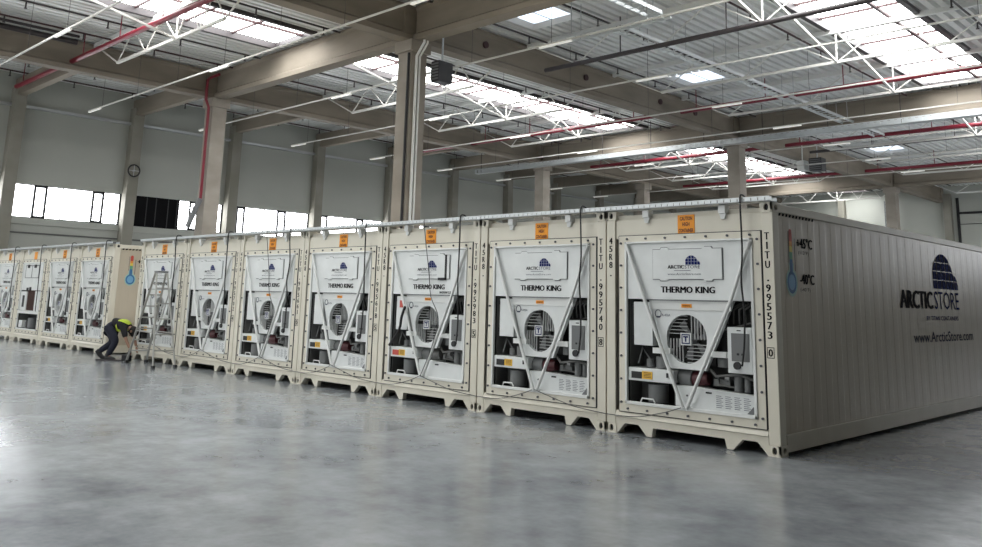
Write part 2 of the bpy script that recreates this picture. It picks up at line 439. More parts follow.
# ================================================================ CONCRETE FRAME
def column(x, y, wd, top, label, m='concrete', base=0, group=None, corbel=True):
    mb = MB().box(x-wd/2, x+wd/2, y-wd/2, y+wd/2, base, top)
    if corbel: mb.box(x-wd/2-.12, x+wd/2+.12, y-wd/2-.12, y+wd/2+.12, top-.5, top-.02)
    return obj('concrete_column', mb, m, label=label, cat='column', group=group)
BZ = 12.2
column(XA, 12.78, .84, BZ, 'tall concrete column carrying pipes, right behind the third and fourth containers')
column(XB, 12.86, .84, BZ, 'concrete column with the red riser pipe, in front of the window wall')
column(XA, 40.3, .84, BZ, 'concrete column rising behind the first container roof')
column(XB, 40.6, .84, BZ, 'concrete column rising behind the second container roof')
column(XA, 67.8, .84, BZ, 'concrete column by the far wall, above the long container side')
column(XB, 54.4, .84, BZ, 'slim looking far concrete column between the first and second container roofs')
for k in range(1, 14):
    mb = MB().box(WX, WX+.62, CY[k]-.33, CY[k]+.33, 0, 12.9 if k != 3 else 12.9)
    obj('wall_column', mb, 'wcol', label='concrete wall column beside the window band, %s' % ORD[k-1], cat='column', group='wall columns on the left wall')
for i, x in enumerate((-31.6, -21.3, -10.5, 0)):
    obj('wall_column', MB().box(x-.33, x+.33, BY-.6, BY, 0, 13), 'wcol', label='concrete column on the far wall, %s from the window wall' % ['first', 'second', 'third', 'fourth'][i], cat='column', group='wall columns on the far wall')

def ibeam(name, p, q, label, depth=1.5, wide=.62, web=.34, z=BZ, stiff=(), group=None, cat='beam'):
    """precast I beam between p and q (xy), underside at z"""
    P_, Q_ = Vector((*p, 0)), Vector((*q, 0)); L = (Q_-P_).length; ang = math.atan2(Q_.y-P_.y, Q_.x-P_.x)
    h = depth; prof = [(-wide/2, 0), (wide/2, 0), (wide/2, .22), (web/2, .34), (web/2, h-.24), (wide/2-.06, h-.12), (wide/2-.06, h), (-wide/2+.06, h), (-wide/2+.06, h-.12), (-web/2, h-.24), (-web/2, .34), (-wide/2, .22)]
    n = len(prof); mb = MB()
    mb.add([(0, a, c) for a, c in prof]+[(L, a, c) for a, c in prof], [tuple(range(n)), tuple(range(2*n-1, n-1, -1))]+[(i, i+n, (i+1) % n+n, (i+1) % n) for i in range(n)])
    for s_ in stiff: mb.box(s_-.35, s_+.35, -wide/2+.04, wide/2-.04, .2, h-.1)
    o = obj(name, mb, 'beam', label=label, cat=cat, group=group); o.location = (p[0], p[1], z); o.rotation_euler = (0, 0, ang); return o
for X, nm in ((XB, 'window side'), (XA, 'middle'), (XC, 'inner')):
    seg = [(-14.6, 12.8), (12.8, 40.4), (40.4, 67.8), (67.8, 81.3)]
    for i, (a, b_) in enumerate(seg):
        ibeam('roof_beam', (X, a+.02), (X, b_-.02), 'long %s concrete roof beam running away from the camera, %s stretch' % (nm, ['first', 'second', 'third', 'far'][i]), stiff=[.4, b_-a-.4], group='lengthways roof beams')
rb = [o for o in COL.objects if o.name.startswith('roof_beam')]
for y in (16.9, 24.3, 31.2, 35.0):
    host = [o for o in rb if abs(o.location.x-XA) < .01 and o.location.y < y < o.location.y+28][0]
    obj('round_socket', MB().cyl((y-host.location.y, -.26, .86), .16, .10, 'y', 16), 'purlin', host)
for y, nm in ((12.8, 'near'), (40.4, 'middle'), (67.8, 'far')):
    for a, b_, n2 in ((XB, XA, 'window side'), (XA, XC, 'inner')):
        ibeam('cross_beam', (a+.33, y), (b_-.33, y), '%s crosswise concrete roof beam in the %s bay' % (nm, n2), group='crosswise roof beams')
for k in range(1, 14):
    mb = MB().box(WX+.05, XB-.32, CY[k]-.2, CY[k]+.2, BZ+.25, BZ+1.25)
    obj('short_roof_beam', mb, 'beam', label='short concrete beam from wall column to roof beam, %s' % ORD[k-1], cat='beam', group='short beams beside the window wall')
trim(WX+.02, WX+.3, YS, BY, 11.85, 12.0, 'steel', 'thin pipe run fixed high along the window wall')

# ================================================================ ROOF TRUSSES
def truss(xa, xb, y, label):
    z0, z1 = BZ+.02, DZ-.08; L = xb-xa
    r = link('roof_truss', None, loc=(xa, y, z0), label=label, cat='truss', group='white lattice roof trusses')
    H = z1-z0; nL, nR = 3.0, L-3.0; mid = L/2+(.9 if L < 18 else 0)
    obj('top_chord', MB().box(0, L, -.08, .08, H-.2, H), 'deck', r)
    obj('bottom_chord', MB().box(nL, nR, -.06, .06, -.06, .06), 'truss', r)
    n = 1
    dg = MB()
    dg.bar((nL, 0, 0), (.2, 0, H-.15), .06); dg.bar((nR, 0, 0), (L-.2, 0, H-.15), .06)
    nodes = [nL, (nL+mid)/2, mid, (nR+mid)/2, nR] if n == 1 else [nL, nL+(mid-nL)*.33, nL+(mid-nL)*.67, mid, mid+(nR-mid)*.33, mid+(nR-mid)*.67, nR]
    for i, a in enumerate(nodes):
        if abs(a-mid) < .01: dg.bar((a, 0, 0), (a, 0, H-.15), .055)
        for s_ in (-1, 1):
            if (i == 0 and s_ < 0) or (i == len(nodes)-1 and s_ > 0): continue
            j = i+s_; t = (a+nodes[j])/2
            dg.bar((a, 0, 0), (t, 0, H-.15), .045)
    obj('web_member', dg, 'truss', r)
    return r, xa+mid
for bay, (a, b_) in (('window side', (XB+.33, XA-.33)), ('inner', (XA+.33, XC-.33))):
    prev = None; ti = 0
    for k, y in enumerate(G):
        if k in (4, 8, 12) or k < 1: prev = y if k >= 1 else None; continue
        r, xm = truss(a, b_, y, '%s bay white lattice roof truss, %s' % (bay, ORD[ti])); ti += 1
        if prev is not None:
            st = MB().bar((xm-a, prev-y+.1, DZ-.2-BZ), (xm-a, 0, 0), .09)
            obj('bracing_strut', st, 'truss', r)
        prev = y

# ================================================================ SERVICES UNDER THE ROOF
def hung(name, mb, m, label, cat, group, drops=(), wire='darkpipe'):
    r = link(name, None, label=label, cat=cat, group=group)
    obj('run', mb, m, r)
    if drops:
        d_ = MB()
        for p in drops: d_.box(p[0]-.02, p[0]+.02, p[1]-.02, p[1]+.02, p[2], DZ)
        obj('hanger', d_, wire, r)
    return r
# red sprinkler mains, crosswise
ri = 0
for (y, z, x0, x1) in ((5.0, 12.65, -46.5, -22.6), (5.0, 12.65, -21.2, 2), (32.6, 12.65, -46.5, -22.6), (32.6, 12.65, -21.2, 2), (46.0, 12.65, -38, -22.6), (46.0, 12.65, -21.2, 2), (60.2, 12.65, -38, -22.6), (60.2, 12.65, -21.2, 2)):
    mb = MB().tube([(x0, y, z), (x1, y, z)], .13, 10)
    hung('sprinkler_main_pipe', mb, 'redpipe', 'red sprinkler pipe hung crosswise in the %s bay, %s' % ('window side' if x1 < -15 else 'inner', ORD[ri//2]), 'pipe', 'red sprinkler mains', [(x, y, z) for x in [x0+1+i*4.2 for i in range(int((x1-x0-1)/4.2)+1)]], 'redpipe')
    ri += 1
for i, (y, z) in enumerate(((19.35, 12.12), (47.6, 12.3))):
    hung('dark_pipe', MB().tube([(-20.2, y, z), (2, y, z)], .10, 10), 'darkpipe', 'black pipe hung crosswise in the inner bay, %s' % ORD[i], 'pipe', 'black crosswise pipes', [(x, y, z) for x in (-16, -11, -6)])
hung('dark_pipe', MB().tube([(-37.2, -14, 13.3), (-37.2, 4.7, 13.3)], .13, 10).tube([(-36.7, -14, 13.45), (-36.7, 4.6, 13.45)], .07, 8), 'darkpipe', 'pair of black pipes beside the roof beam nearer the windows', 'pipe', None, [(-37.2, 1, 13.3), (-37.2, -4, 13.3)])
# thin sprinkler branches running away from the camera, just under the deck
head = MB().cyl((0, 0, -.30), .035, .30, 'z', 6).cyl((0, 0, -.33), .07, .03, 'z', 8).mesh('sprinkler_head', 'darkpipe')
for i, x in enumerate((-46.6, -43.6, -40.9, -36.2, -33.4, -26.6, -23.9, -20.3, -16.4, -11.2, -4.6, -1.2)):
    r = link('sprinkler_branch_pipe', None, loc=(x, 0, DZ-.28), label='thin dark sprinkler branch pipe under the deck, %s from the window wall' % ['first', 'second', 'third', 'fourth', 'fifth', 'sixth', 'seventh', 'eighth', 'ninth', 'tenth', 'eleventh', 'twelfth'][i], cat='pipe', group='thin sprinkler branch pipes')
    for a, b_ in (((-12, 12.35), (13.25, 39.95), (40.85, 67.35), (68.3, 79)) if x > XB else ((-12, 79),)):
        obj('run', MB().tube([(0, a, 0), (0, b_, 0)], .045, 6), 'darkpipe' if i % 3 else 'purlin', r)
    for j in range(14 if x < -25 else 10):
        link('sprinkler_head', head, r, (0, 1.2+3.42*j, 0))
# light trunking, crosswise in the middle of each roof bay
lamp = MB().box(-.8, .8, -.05, .05, -.10, -.035).mesh('lamp_tube', 'lamp')
for i in range(9):
    y = 1.55+6.62*i; z = 11.5
    x0 = -44.3; r = link('light_trunking', None, loc=(0, y, z), label='thin white light trunking hung crosswise below the trusses, %s' % ORD[i], cat='light', group='crosswise light trunkings')
    obj('rail', MB().box(x0, 8, -.032, .032, -.03, .03), 'truss', r)
    wr = MB()
    for j in range(12): wr.box(x0+1.9+j*4.4-.006, x0+1.9+j*4.4+.006, -.006, .006, .03, DZ-z-.02)
    obj('suspension_wire', wr, 'darkpipe', r)
    for j in range(4): link('lamp_tube', lamp, r, (x0+.9+13.8*j, 0, 0))
# cable trays
def ladder_tray(name, p, q, wd, label, z, h=.12, rung=.5, parent=None):
    P_, Q_ = Vector((*p, z)), Vector((*q, z)); d_ = (Q_-P_); L = d_.length; d_.normalize(); n_ = Vector((-d_.y, d_.x, 0))*wd/2
    rails = MB().bar(P_+n_, Q_+n_, .05, h).bar(P_-n_, Q_-n_, .05, h)
    rg = MB()
    for i in range(int(L/rung)+1):
        c = P_+d_*(i*rung); rg.bar(c-n_, c+n_, .05, .03)
    r = link(name, None, label=label, cat='cable tray')
    obj('side_rail', rails, 'tray', r); obj('rung', rg, 'tray', r)
    dr = MB()
    for i in range(int(L/3.5)+1):
        c = P_+d_*(1+i*3.5)
        if (c-P_).length < L:
            for s_ in (-1, 1): dr.box(c.x+n_.x*s_-.012, c.x+n_.x*s_+.012, c.y+n_.y*s_-.012, c.y+n_.y*s_+.012, z, DZ)
    obj('hanger', dr, 'steel', r); return r
ladder_tray('cable_tray', (-14.6, 17.3), (-14.6, 45), .62, 'wide steel cable tray running away into the hall beside the roof domes', 12.45, h=.14)
ladder_tray('cable_tray', (-17.3, 16.7), (-12.0, 16.7), .62, 'short crosswise steel cable tray joining the long tray', 12.3, h=.14)
ladder_tray('cable_tray', (-12.3, 16.3), (-12.3, 2), .62, 'steel cable tray leading towards the camera at the top edge of the view', 12.3, h=.14)
def perf_tray(x0, x1, y, z, label, h=.34, wd=.4):
    r = link('perforated_tray', None, loc=(0, y, z), label=label, cat='cable tray')
    mb = MB().box(x0, x1, -wd/2, wd/2, 0, .02); mb.box(x0, x1, -wd/2, -wd/2+.02, 0, .06); mb.box(x0, x1, -wd/2, -wd/2+.02, h-.06, h); mb.box(x0, x1, wd/2-.02, wd/2, 0, h)
    n = int((x1-x0)/.36)
    for i in range(n+1): a = x0+(x1-x0-.2)*i/n; mb.box(a, a+.2, -wd/2, -wd/2+.02, .05, h-.05)
    obj('trough', mb, 'tray', r)
    dr = MB()
    for i in range(int((x1-x0)/4)+1): dr.box(x0+.5+i*4-.015, x0+.5+i*4+.015, -.015, .015, .02, DZ-z)
    obj('hanger', dr, 'darkpipe', r)
perf_tray(-43.5, 2, 38.2, 11.55, 'long pale perforated tray hung crosswise in front of the middle cross beam')
# pipes on the tall column
cx_, cy_ = XA+.42, 12.78-.42
obj('drain_pipe', MB().tube([(cx_-.08, cy_-.07, 2.9), (cx_-.08, cy_-.07, 11.6)], .055, 8), 'black', label='thin black pipe near the corner of the tall concrete column', cat='pipe')
r = link('downpipe', None, label='pale downpipe pair on the side of the tall concrete column', cat='pipe')
for dy, rd in ((.22, .06), (.40, .045)):
    obj('pipe', MB().tube([(cx_+.08, cy_+dy, 2.9), (cx_+.08, cy_+dy, 11.5), (cx_+.42, cy_+dy+.1, 12.05), (cx_+.42, cy_+dy+.1, 12.15)], rd, 10), 'bar', r)
# red riser with valve on the left column
r = link('riser_pipe', None, loc=(XB+.46, 12.86-.42-.24, 0), label='red vertical riser pipe on the concrete column before the windows', cat='pipe')
obj('run', MB().tube([(-.05, 0, 6.6), (-.05, 0, 11.6), (-.05, -.2, 12.0), (-.05, -.2, 13.1), (.4, -.2, 13.2), (1.2, -.2, 13.2)], .08, 10), 'redpipe', r)
v = obj('valve', MB().tube([(-.05, 0, 6.6), (-.2, -.1, 6.2), (-.62, -.3, 5.1)], .14, 10), 'midgrey', r)
obj('handle', MB().bar((-1.7, -.2, 6.1), (-.3, -.1, 6.15), .06), 'steel', v)
# unit heaters
def heater(x, y, z, label, w_=1.0):
    r = link('unit_heater', None, loc=(x, y, z), label=label, cat='heater')
    bevel(obj('housing', MB().box(-.45*w_, .45*w_, -.4, .4, -.45, .45), 'heater', r), .03)
    g = MB()
    for i in range(6): g.box(-.4*w_, .4*w_, -.43, -.40, -.36+i*.13, -.30+i*.13)
    obj('louvre', g, 'midgrey', r)
    obj('bracket', MB().box(-.7*w_, -.45*w_, -.05, .05, .1, .2).box(-.03, .03, -.03, .03, .45, DZ-z-.03), 'steel', r)
heater(XA+.85, 13.7, 10.95, 'black unit heater fixed beside the tall pipe column', .55)
heater(XA+1.75, 48.6, 11.55, 'black and white unit heater far away under the roof')
obj('white_duct_box', MB().box(XA+.68, XA+.74, 48.5, 48.56, 11.9, DZ-.01).box(XA+.45, XA+.98, 48.2, 48.9, 11.2, 11.9), 'bar', label='white duct box beside the far unit heater', cat='duct')
# cage ladder on the far wall
r = link('wall_ladder', None, loc=(-26.4, BY-.9, 0), label='dark steel ladder fixed by the far wall column', cat='ladder')
obj('stile', MB().box(-.65, -.55, -.05, .05, 2, 12.6).box(.45, .75, -.05, .05, 2, 12.6), 'midgrey', r)
rg = MB()
for i in range(26): rg.box(-.6, .5, -.03, .03, 2.2+i*.4, 2.27+i*.4)
obj('rung', rg, 'midgrey', r)
# ring (hose reel rim) on wall column
ringm = MB().tube([(0, .36*math.cos(2*PI*i/24), .36*math.sin(2*PI*i/24)) for i in range(25)], .045, 8, caps=False)
r = link('wall_ring', None, loc=(WX+.75, CY[4]-.05, 8.95), label='black round ring fixed on a wall column above the dark blind', cat='ring')
obj('rim', ringm, 'black', r); obj('hub', MB().cyl((-.13, 0, 0), .05, .2, 'x', 10).bar((0, -.36, 0), (0, .36, 0), .03).bar((0, 0, -.36), (0, 0, .36), .03), 'steel', r)

# ================================================================ REEFER CONTAINERS
CW, CH, CL = 2.43, 2.896, 12.192
F0 = front
def add_part(P_, name, mb, m, kids, label, bv):
    ps = [mb] if any(w_ in name for w_ in KEEP) else pieces(mb)
    for i, p in enumerate(ps): P_.append([name, p.mesh(name, m), list(kids) if i == 0 else [], label, bv])
def build_front_parts():
    """list of (name, mesh, children) in container coordinates: u right, y back, z up"""
    P_ = []
    def part(name, mb, m, kids=(), label=None, bv=0): add_part(P_, name, mb, m, kids, label, bv)
    def sub(name, mb, m, label=None): return (name, mb.mesh(name, m), label)
    # body shell
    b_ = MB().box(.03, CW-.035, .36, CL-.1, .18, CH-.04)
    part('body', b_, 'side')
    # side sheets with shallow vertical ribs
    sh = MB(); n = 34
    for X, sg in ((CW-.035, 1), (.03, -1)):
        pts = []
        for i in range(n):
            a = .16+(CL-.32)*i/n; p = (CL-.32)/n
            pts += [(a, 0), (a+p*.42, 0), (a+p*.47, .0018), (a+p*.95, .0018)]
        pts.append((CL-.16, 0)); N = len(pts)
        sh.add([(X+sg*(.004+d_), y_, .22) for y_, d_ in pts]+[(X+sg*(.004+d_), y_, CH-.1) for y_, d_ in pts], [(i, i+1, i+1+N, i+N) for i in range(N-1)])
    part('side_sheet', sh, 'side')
    part('side_rail', MB().box(CW-.05, CW-.004, .17, CL-.17, .035, .23).box(.004, .05, .17, CL-.17, .035, .23), 'cream', bv=.006)
    part('top_rail', MB().box(CW-.06, CW-.006, .17, CL-.17, CH-.11, CH-.01).box(.006, .06, .17, CL-.17, CH-.11, CH-.01), 'cream', bv=.008)
    for u in (0, CW-.15):
        part('corner_post', MB().box(u+.004, u+.146, .004, .16, .118, CH-.118), 'cream', bv=.008)
    part('corner_post', MB().box(CW-.15, CW-.004, CL-.16, CL-.004, .118, CH-.118), 'cream', bv=.008)
    for u in (0, CW-.162):
        for z in (0, CH-.118):
            mb = MB(); c = (u+.081, z+.06)
            mb.ring([(u, z), (u+.162, z), (u+.162, z+.118), (u, z+.118)], c, .030, .042, 0, .03, n=20)
            sx = (u+.162) if u > 1 else u
            fnx = (lambda a, d_, c_: (sx-d_, a, c_)) if u > 1 else (lambda a, d_, c_: (sx+d_, a, c_))
            mb.ring([(0, z), (.178, z), (.178, z+.118), (0, z+.118)], (.095, z+.06), .042, .034, 0, .03, fn=fnx, n=20)
            mb.box(u+.001, u+.161, .02, .177, z+.001, z+.012).box(u+.001, u+.161, .001, .177, z+.106, z+.117)
            mb.box((u if u > 1 else u+.148), (u+.014 if u > 1 else u+.161), .02, .177, z+.01, z+.11).box(u+.01, u+.15, .165, .177, z+.01, z+.11)
            # black core stands in for the shade inside the holes
            core = MB().box(u+.036, u+.126, .034, .16, z+.014, z+.104)
            part('corner_casting', mb, 'cream', [sub('casting_hole_shade', core, 'black')])
    # header and top rail
    part('header_panel', MB().box(.146, CW-.146, .03, .10, 2.52, 2.775).box(.146, CW-.146, .06, .10, 2.77, 2.84), 'cream', bv=.004)
    for u in (.61, 1.73): part('bracket', MB().box(u, u+.095, -.03, .09, 2.79, 2.888).prism([(u, 2.79), (u+.095, 2.79), (u+.075, 2.72), (u+.02, 2.72)], -.005, .03), 'bar', bv=.004)
    # bottom sill with the pocket cut-outs
    sill = [(.162, .02), (.165, .03), (.29, .135), (.50, .135), (.62, .008), (.70, .008), (.72, .12), (1.72, .12), (1.75, .008), (1.83, .008), (1.95, .135), (2.14, .135), (2.265, .03), (2.268, .02), (2.285, .26), (.145, .26)]
    mb = MB(); mb.prism([(.15, .0), (.165, .0), (.29, .135), (.29, .26), (.15, .26)], .01, .09); mb.prism([(.29, .135), (.50, .135), (.50, .26), (.29, .26)], .01, .09)
    mb.prism([(.50, .135), (.62, .008), (.70, .008), (.72, .12), (.72, .26), (.50, .26)], .01, .09); mb.prism([(.72, .12), (1.72, .12), (1.72, .26), (.72, .26)], .01, .09)
    mb.prism([(1.72, .12), (1.75, .008), (1.83, .008), (1.95, .135), (1.95, .26), (1.72, .26)], .01, .09); mb.prism([(1.95, .135), (2.14, .135), (2.14, .26), (1.95, .26)], .01, .09); mb.prism([(2.14, .135), (2.265, 0), (2.28, 0), (2.28, .26), (2.14, .26)], .01, .09)
    part('bottom_sill', mb, 'cream')
    part('sill_ledge', MB().add([(.15, -.012, .215), (2.28, -.012, .215), (2.28, .02, .29), (.15, .02, .29), (.15, .02, .2), (2.28, .02, .2)], [(0, 1, 2, 3), (4, 5, 1, 0)]), 'cream')
    # bolted flange frame, made of four flat strips, and the raised white lip inside it
    o0, o1, p0, p1 = .215, 2.265, .285, 2.555; i0, i1, q0, q1 = .315, 2.165, .385, 2.475
    fr = MB(); fr.box(o0, o1, -.004, .03, q1, p1); fr.box(o0, o1, -.004, .03, p0, q0); fr.box(o0, i0, -.004, .03, q0, q1); fr.box(i1, o1, -.004, .03, q0, q1)
    part('flange_frame', fr, 'cream')
    gap = MB(); e = .01
    gap.box(o0-e, o1+e, .008, .028, p1, p1+e); gap.box(o0-e, o1+e, .0, .012, p0-e, p0); gap.box(o1, o1+e, .0, .028, p0, p1); gap.box(o0-e, o0, .0, .028, p0, p1)
    part('seal_gap', gap, 'black')
    lip = MB(); lip.box(i0, i1, -.022, .02, q1-.025, q1); lip.box(i0, i1, -.022, .02, q0, q0+.04); lip.box(i0, i0+.03, -.022, .02, q0, q1); lip.box(i1-.035, i1, -.022, .02, q0, q1)
    part('inner_lip', lip, 'bar', bv=.004)
    bm_ = MB().cyl((0, -.022, 0), .015, .02, 'y', 8).mesh('bolt', 'bolt')
    for i in range(7):
        P_.append(['bolt', bm_, [], None, 0, (.35+.297*i, 0, 2.513)]); P_.append(['bolt', bm_, [], None, 0, (.35+.297*i, 0, .325)])
    for i in range(8):
        P_.append(['bolt', bm_, [], None, 0, (.25, 0, .40+.294*i)]); P_.append(['bolt', bm_, [], None, 0, (2.225, 0, .40+.294*i)])
    # machinery recess
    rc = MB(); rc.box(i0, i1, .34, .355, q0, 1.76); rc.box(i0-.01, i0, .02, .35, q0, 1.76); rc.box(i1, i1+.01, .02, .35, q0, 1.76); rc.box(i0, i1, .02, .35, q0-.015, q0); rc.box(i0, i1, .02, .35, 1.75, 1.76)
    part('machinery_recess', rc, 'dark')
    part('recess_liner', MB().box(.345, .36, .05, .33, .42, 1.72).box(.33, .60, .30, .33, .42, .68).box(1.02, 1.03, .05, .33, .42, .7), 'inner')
    return P_, sub
def cover_parts(P_, sub, variant):
    def part(name, mb, m, kids=(), label=None, bv=0): add_part(P_, name, mb, m, kids, label, bv)
    # upper cover
    part('upper_cover', MB().box(.345, 2.13, .005, .05, 1.725, 2.45), 'unit', [sub('cover_edge', MB().box(.62, 1.86, -.001, .004, 1.712, 1.724), 'midgrey')], bv=.006)
    # hatch with stepped edge
    hp = [(.76, 1.985), (.86, 1.985), (.88, 1.965), (.97, 1.965), (.99, 1.985), (1.50, 1.985), (1.52, 1.965), (1.61, 1.965), (1.63, 1.985), (1.755, 1.985), (1.755, 2.36), (1.62, 2.36), (1.60, 2.385), (1.50, 2.385), (1.48, 2.36), (1.0, 2.36), (.98, 2.385), (.89, 2.385), (.87, 2.36), (.76, 2.36)]
    grow = [(x+(.012 if x > 1.2 else -.012), z+(.008 if z > 2.1 else -.010)) for x, z in hp]
    lt = [sub('hatch_gap', MB().prism(grow, -.002, .004), 'midgrey')]
    part('access_hatch', MB().prism(hp, -.016, .004), 'unit', lt)
    lg = MB(); [write(lg, 'ARCTIC', .985+q, 1.22+q, 2.115, 2.16, F0(-.018-q*.1)) for q in (0, .003, .006)]
    t2 = MB(); write(t2, 'STORE', 1.235, 1.455, 2.115, 2.158, F0(-.018), .0); rect(t2, F0(-.018), 1.08, 1.32, 2.088, 2.094); write(t2, 'www.ArcticStore.com', .985, 1.465, 2.035, 2.062, F0(-.018))
    dm = MB(); dome_logo(dm, F0(-.018), 1.245, 1.46, 2.162, 2.28, 5, 3)
    part('logo_lettering', lg, 'text'); part('logo_lettering', t2, 'gtext'); part('logo_emblem', dm, 'navy')
    tk = MB(); [write(tk, 'THERMO KING', .865+q, 1.635+q, 1.812, 1.892, F0(.002-q*.1)) for q in (0, .004, .008, .012)]
    part('maker_lettering', tk, 'text')
    lab = MB().box(1.13, 1.37, -.002 + .03, .031, 2.545, 2.80)
    # caution label
    cl = MB().box(1.12, 1.365, .022, .031, 2.55, 2.80); ct = MB()
    ct = MB()
    for t, z, a, c in (('CAUTION', 2.728, 1.155, 1.335), ('HIGH', 2.655, 1.19, 1.295), ('CONTAINER', 2.575, 1.135, 1.35)): write(ct, t, a, c, z, z+.05, F0(.020), .03)
    part('caution_label', cl, 'orange', [sub('lettering', ct, 'redtext')], label='orange CAUTION HIGH CONTAINER label')
    # fan shroud
    poly = [(.66, 1.715), (.945, .875), (1.47, .875), (1.86, 1.715)]
    mb = MB().ring(poly[::-1], (1.208, 1.243), .29, .30, .04, .10, n=40)
    part('fan_shroud', mb, 'unit')
    part('shroud_head', MB().box(.68, 1.84, .028, .06, 1.60, 1.715), 'bar', bv=.004)
    # grille: four quadrants of slats
    g = MB(); c0, c1 = 1.208, 1.243; R = .29; R2 = .30
    for i in range(1, 7):
        t = i*.044
        hx = math.sqrt(max(0, 1-(t/R2)**2))*R; hz = math.sqrt(max(0, 1-(t/R)**2))*R2
        k = .016
        g.box(c0-hx, c0-.0, .055, .075, c1+t-.0032+.02, c1+t+.0032+.02)          # top left horizontal
        g.box(c0+t-.0032+.02, c0+t+.0032+.02, .055, .075, c1, c1+hz)            # top right vertical
        g.box(c0, c0+hx, .055, .075, c1-t-.0032-.02, c1-t+.0032-.02)            # bottom right horizontal
        g.box(c0-t-.0032-.02, c0-t+.0032-.02, .055, .075, c1-hz, c1)            # bottom left vertical
    bd = MB().box(1.130, 1.28, .030, .054, 1.168, 1.318)
    tt = MB().box(1.147, 1.263, .025, .029, 1.185, 1.198).box(1.147, 1.263, .025, .029, 1.290, 1.303).box(1.147, 1.158, .025, .029, 1.19, 1.30).box(1.252, 1.263, .025, .029, 1.19, 1.30).box(1.172, 1.238, .025, .029, 1.262, 1.280).box(1.196, 1.214, .025, .029, 1.21, 1.27)
    part('fan_grille', g, 'grille', [sub('badge', bd, 'bar', 'white square badge'), sub('badge_mark', tt, 'navy')])
    part('fan', MB().cyl((1.235, .16, 1.245), .06, .06, 'y', 14).add([(1.235+.27*math.cos(a+d_), .18, 1.245+.27*math.sin(a+d_)) if q else (1.235, .17, 1.245) for a in [i*PI/3 for i in range(6)] for q, d_ in ((0, 0), (1, 0), (1, .45))], [(3*i, 3*i+1, 3*i+2) for i in range(6)]), 'midgrey')
    part('fan_well', MB().box(.96, 1.50, .24, .26, .93, 1.56), 'dark')
    sm = MB().box(1.155, 1.30, .020, .027, 1.63, 1.675); st = MB(); write(st, 'WARNING', 1.17, 1.285, 1.642, 1.662, F0(.018), .02)
    part('small_label', sm, 'orange', [sub('lettering', st, 'redtext')], label='small orange warning label')
    cx = MB(); cx.tube([(.80+.045*math.cos(a), .036, 1.545+.05*math.sin(a)) for a in [PI*.0+i*PI/8*1.6 for i in range(11)]], .005, 5)
    write(cx, 'R-452A', .86, .98, 1.515, 1.545, F0(.036), .01); rect(cx, F0(.036), .775, .83, 1.495, 1.515)
    part('gas_marking', cx, 'gtext')
    # V brace tubes
    part('v_brace', MB().tube([(.355, -.035, 2.44), (.66, -.055, 1.70), (1.19, -.045, .415)], .024, 8).tube([(2.145, -.035, 2.44), (1.88, -.055, 1.72), (1.245, -.045, .415)], .024, 8), 'bar')
    # left electrics box
    part('electrics_box', MB().box(.425, .715, .03, .25, 1.135, 1.69), 'unit', [sub('hinge', MB().box(.41, .425, .02, .05, 1.60, 1.66).box(.41, .425, .02, .05, 1.20, 1.26), 'black')] + ([sub('red_sticker', MB().box(.52, .60, .018, .029, 1.50, 1.62), 'reddecal', 'red sticker')] if variant == 'c3' else []), bv=.006)
    part('cross_bar', MB().box(.72, .98, .02, .09, 1.045, 1.115), 'bar'); part('cross_bar', MB().box(1.50, 1.76, .02, .09, 1.045, 1.115), 'bar')
    # label box
    kids = [sub('black_label', MB().box(.40, .56, .004, .0095, .715, .80), 'black' if variant != 'c3' else 'reddecal'), sub('yellow_label', MB().box(.565, .72, .004, .0095, .715, .81), 'yellow'),
            sub('latch', MB().box(.93, .955, .0, .0095, .755, .81), 'black')]
    tm = MB()
    for i in range(4): rect(tm, F0(.003), .59, .70, .735+i*.018, .742+i*.018)
    kids.append(sub('print', tm, 'redtext'))
    part('label_box', MB().box(.35, 1.03, .01, .30, .685, .85), 'unit', kids, bv=.006)
    # machinery
    part('drum', MB().cyl((.70, .18, .43), .13, .22, 'z', 20), 'grey')
    part('handle', MB().tube([(.55, -.005, .43), (.575, -.01, .475), (.74, -.01, .475), (.765, -.005, .43)], .010, 6), 'bar')
    part('pump', MB().cyl((.60, .15, .86), .05, .10, 'z', 12).cyl((.80, .18, .86), .11, .14, 'z', 16).cyl((.80, .18, 1.0), .06, .08, 'z', 12).tube([(.45, .1, .9), (.5, .12, 1.1), (.6, .15, .95)], .012, 6), 'grey')
    part('compressor', MB().tube([(1.0, .20, .76), (1.12, .20, .76), (1.22, .20, .76)], [.10, .12, .11], 18), 'grey')
    part('motor', MB().tube([(1.24, .18, .76), (1.30, .18, .76), (1.44, .18, .77)], [.09, .10, .07], 16), 'darkred' if variant != 'c3' else 'inner')
    part('centre_panel', MB().box(1.03, 1.42, .05, .30, .42, .675), 'unit', [sub('screw', MB().cyl((1.2, .04, .56), .012, .012, 'y', 8), 'bolt')], bv=.006)
    q = [(1.30, .425), (2.13, .425), (2.13, .635), (1.435, .665)]
    kids = []
    if variant != 'c3':
        pr_ = MB()
        for c in range(4):
            for r_ in range(7):
                rect(pr_, F0(-.004), 1.63+c*.12, 1.70+c*.12+.02*(r_ % 2), .465+r_*.022, .471+r_*.022)
        kids.append(sub('printed_table', pr_, 'gtext')); kids.append(sub('warning_triangle', MB().prism([(2.03, .43), (2.115, .43), (2.115, .52)], -.006, -.001), 'midgrey'))
    kids.append(sub('slot', MB().box(1.49, 1.57, -.008, .0, .615, .635), 'black'))
    part('lower_panel', MB().prism(q, -.001, .20), 'unit', kids)
    part('panel_lip', MB().bar((1.435, 0, .67), (2.13, 0, .642), .03, .012), 'bar')
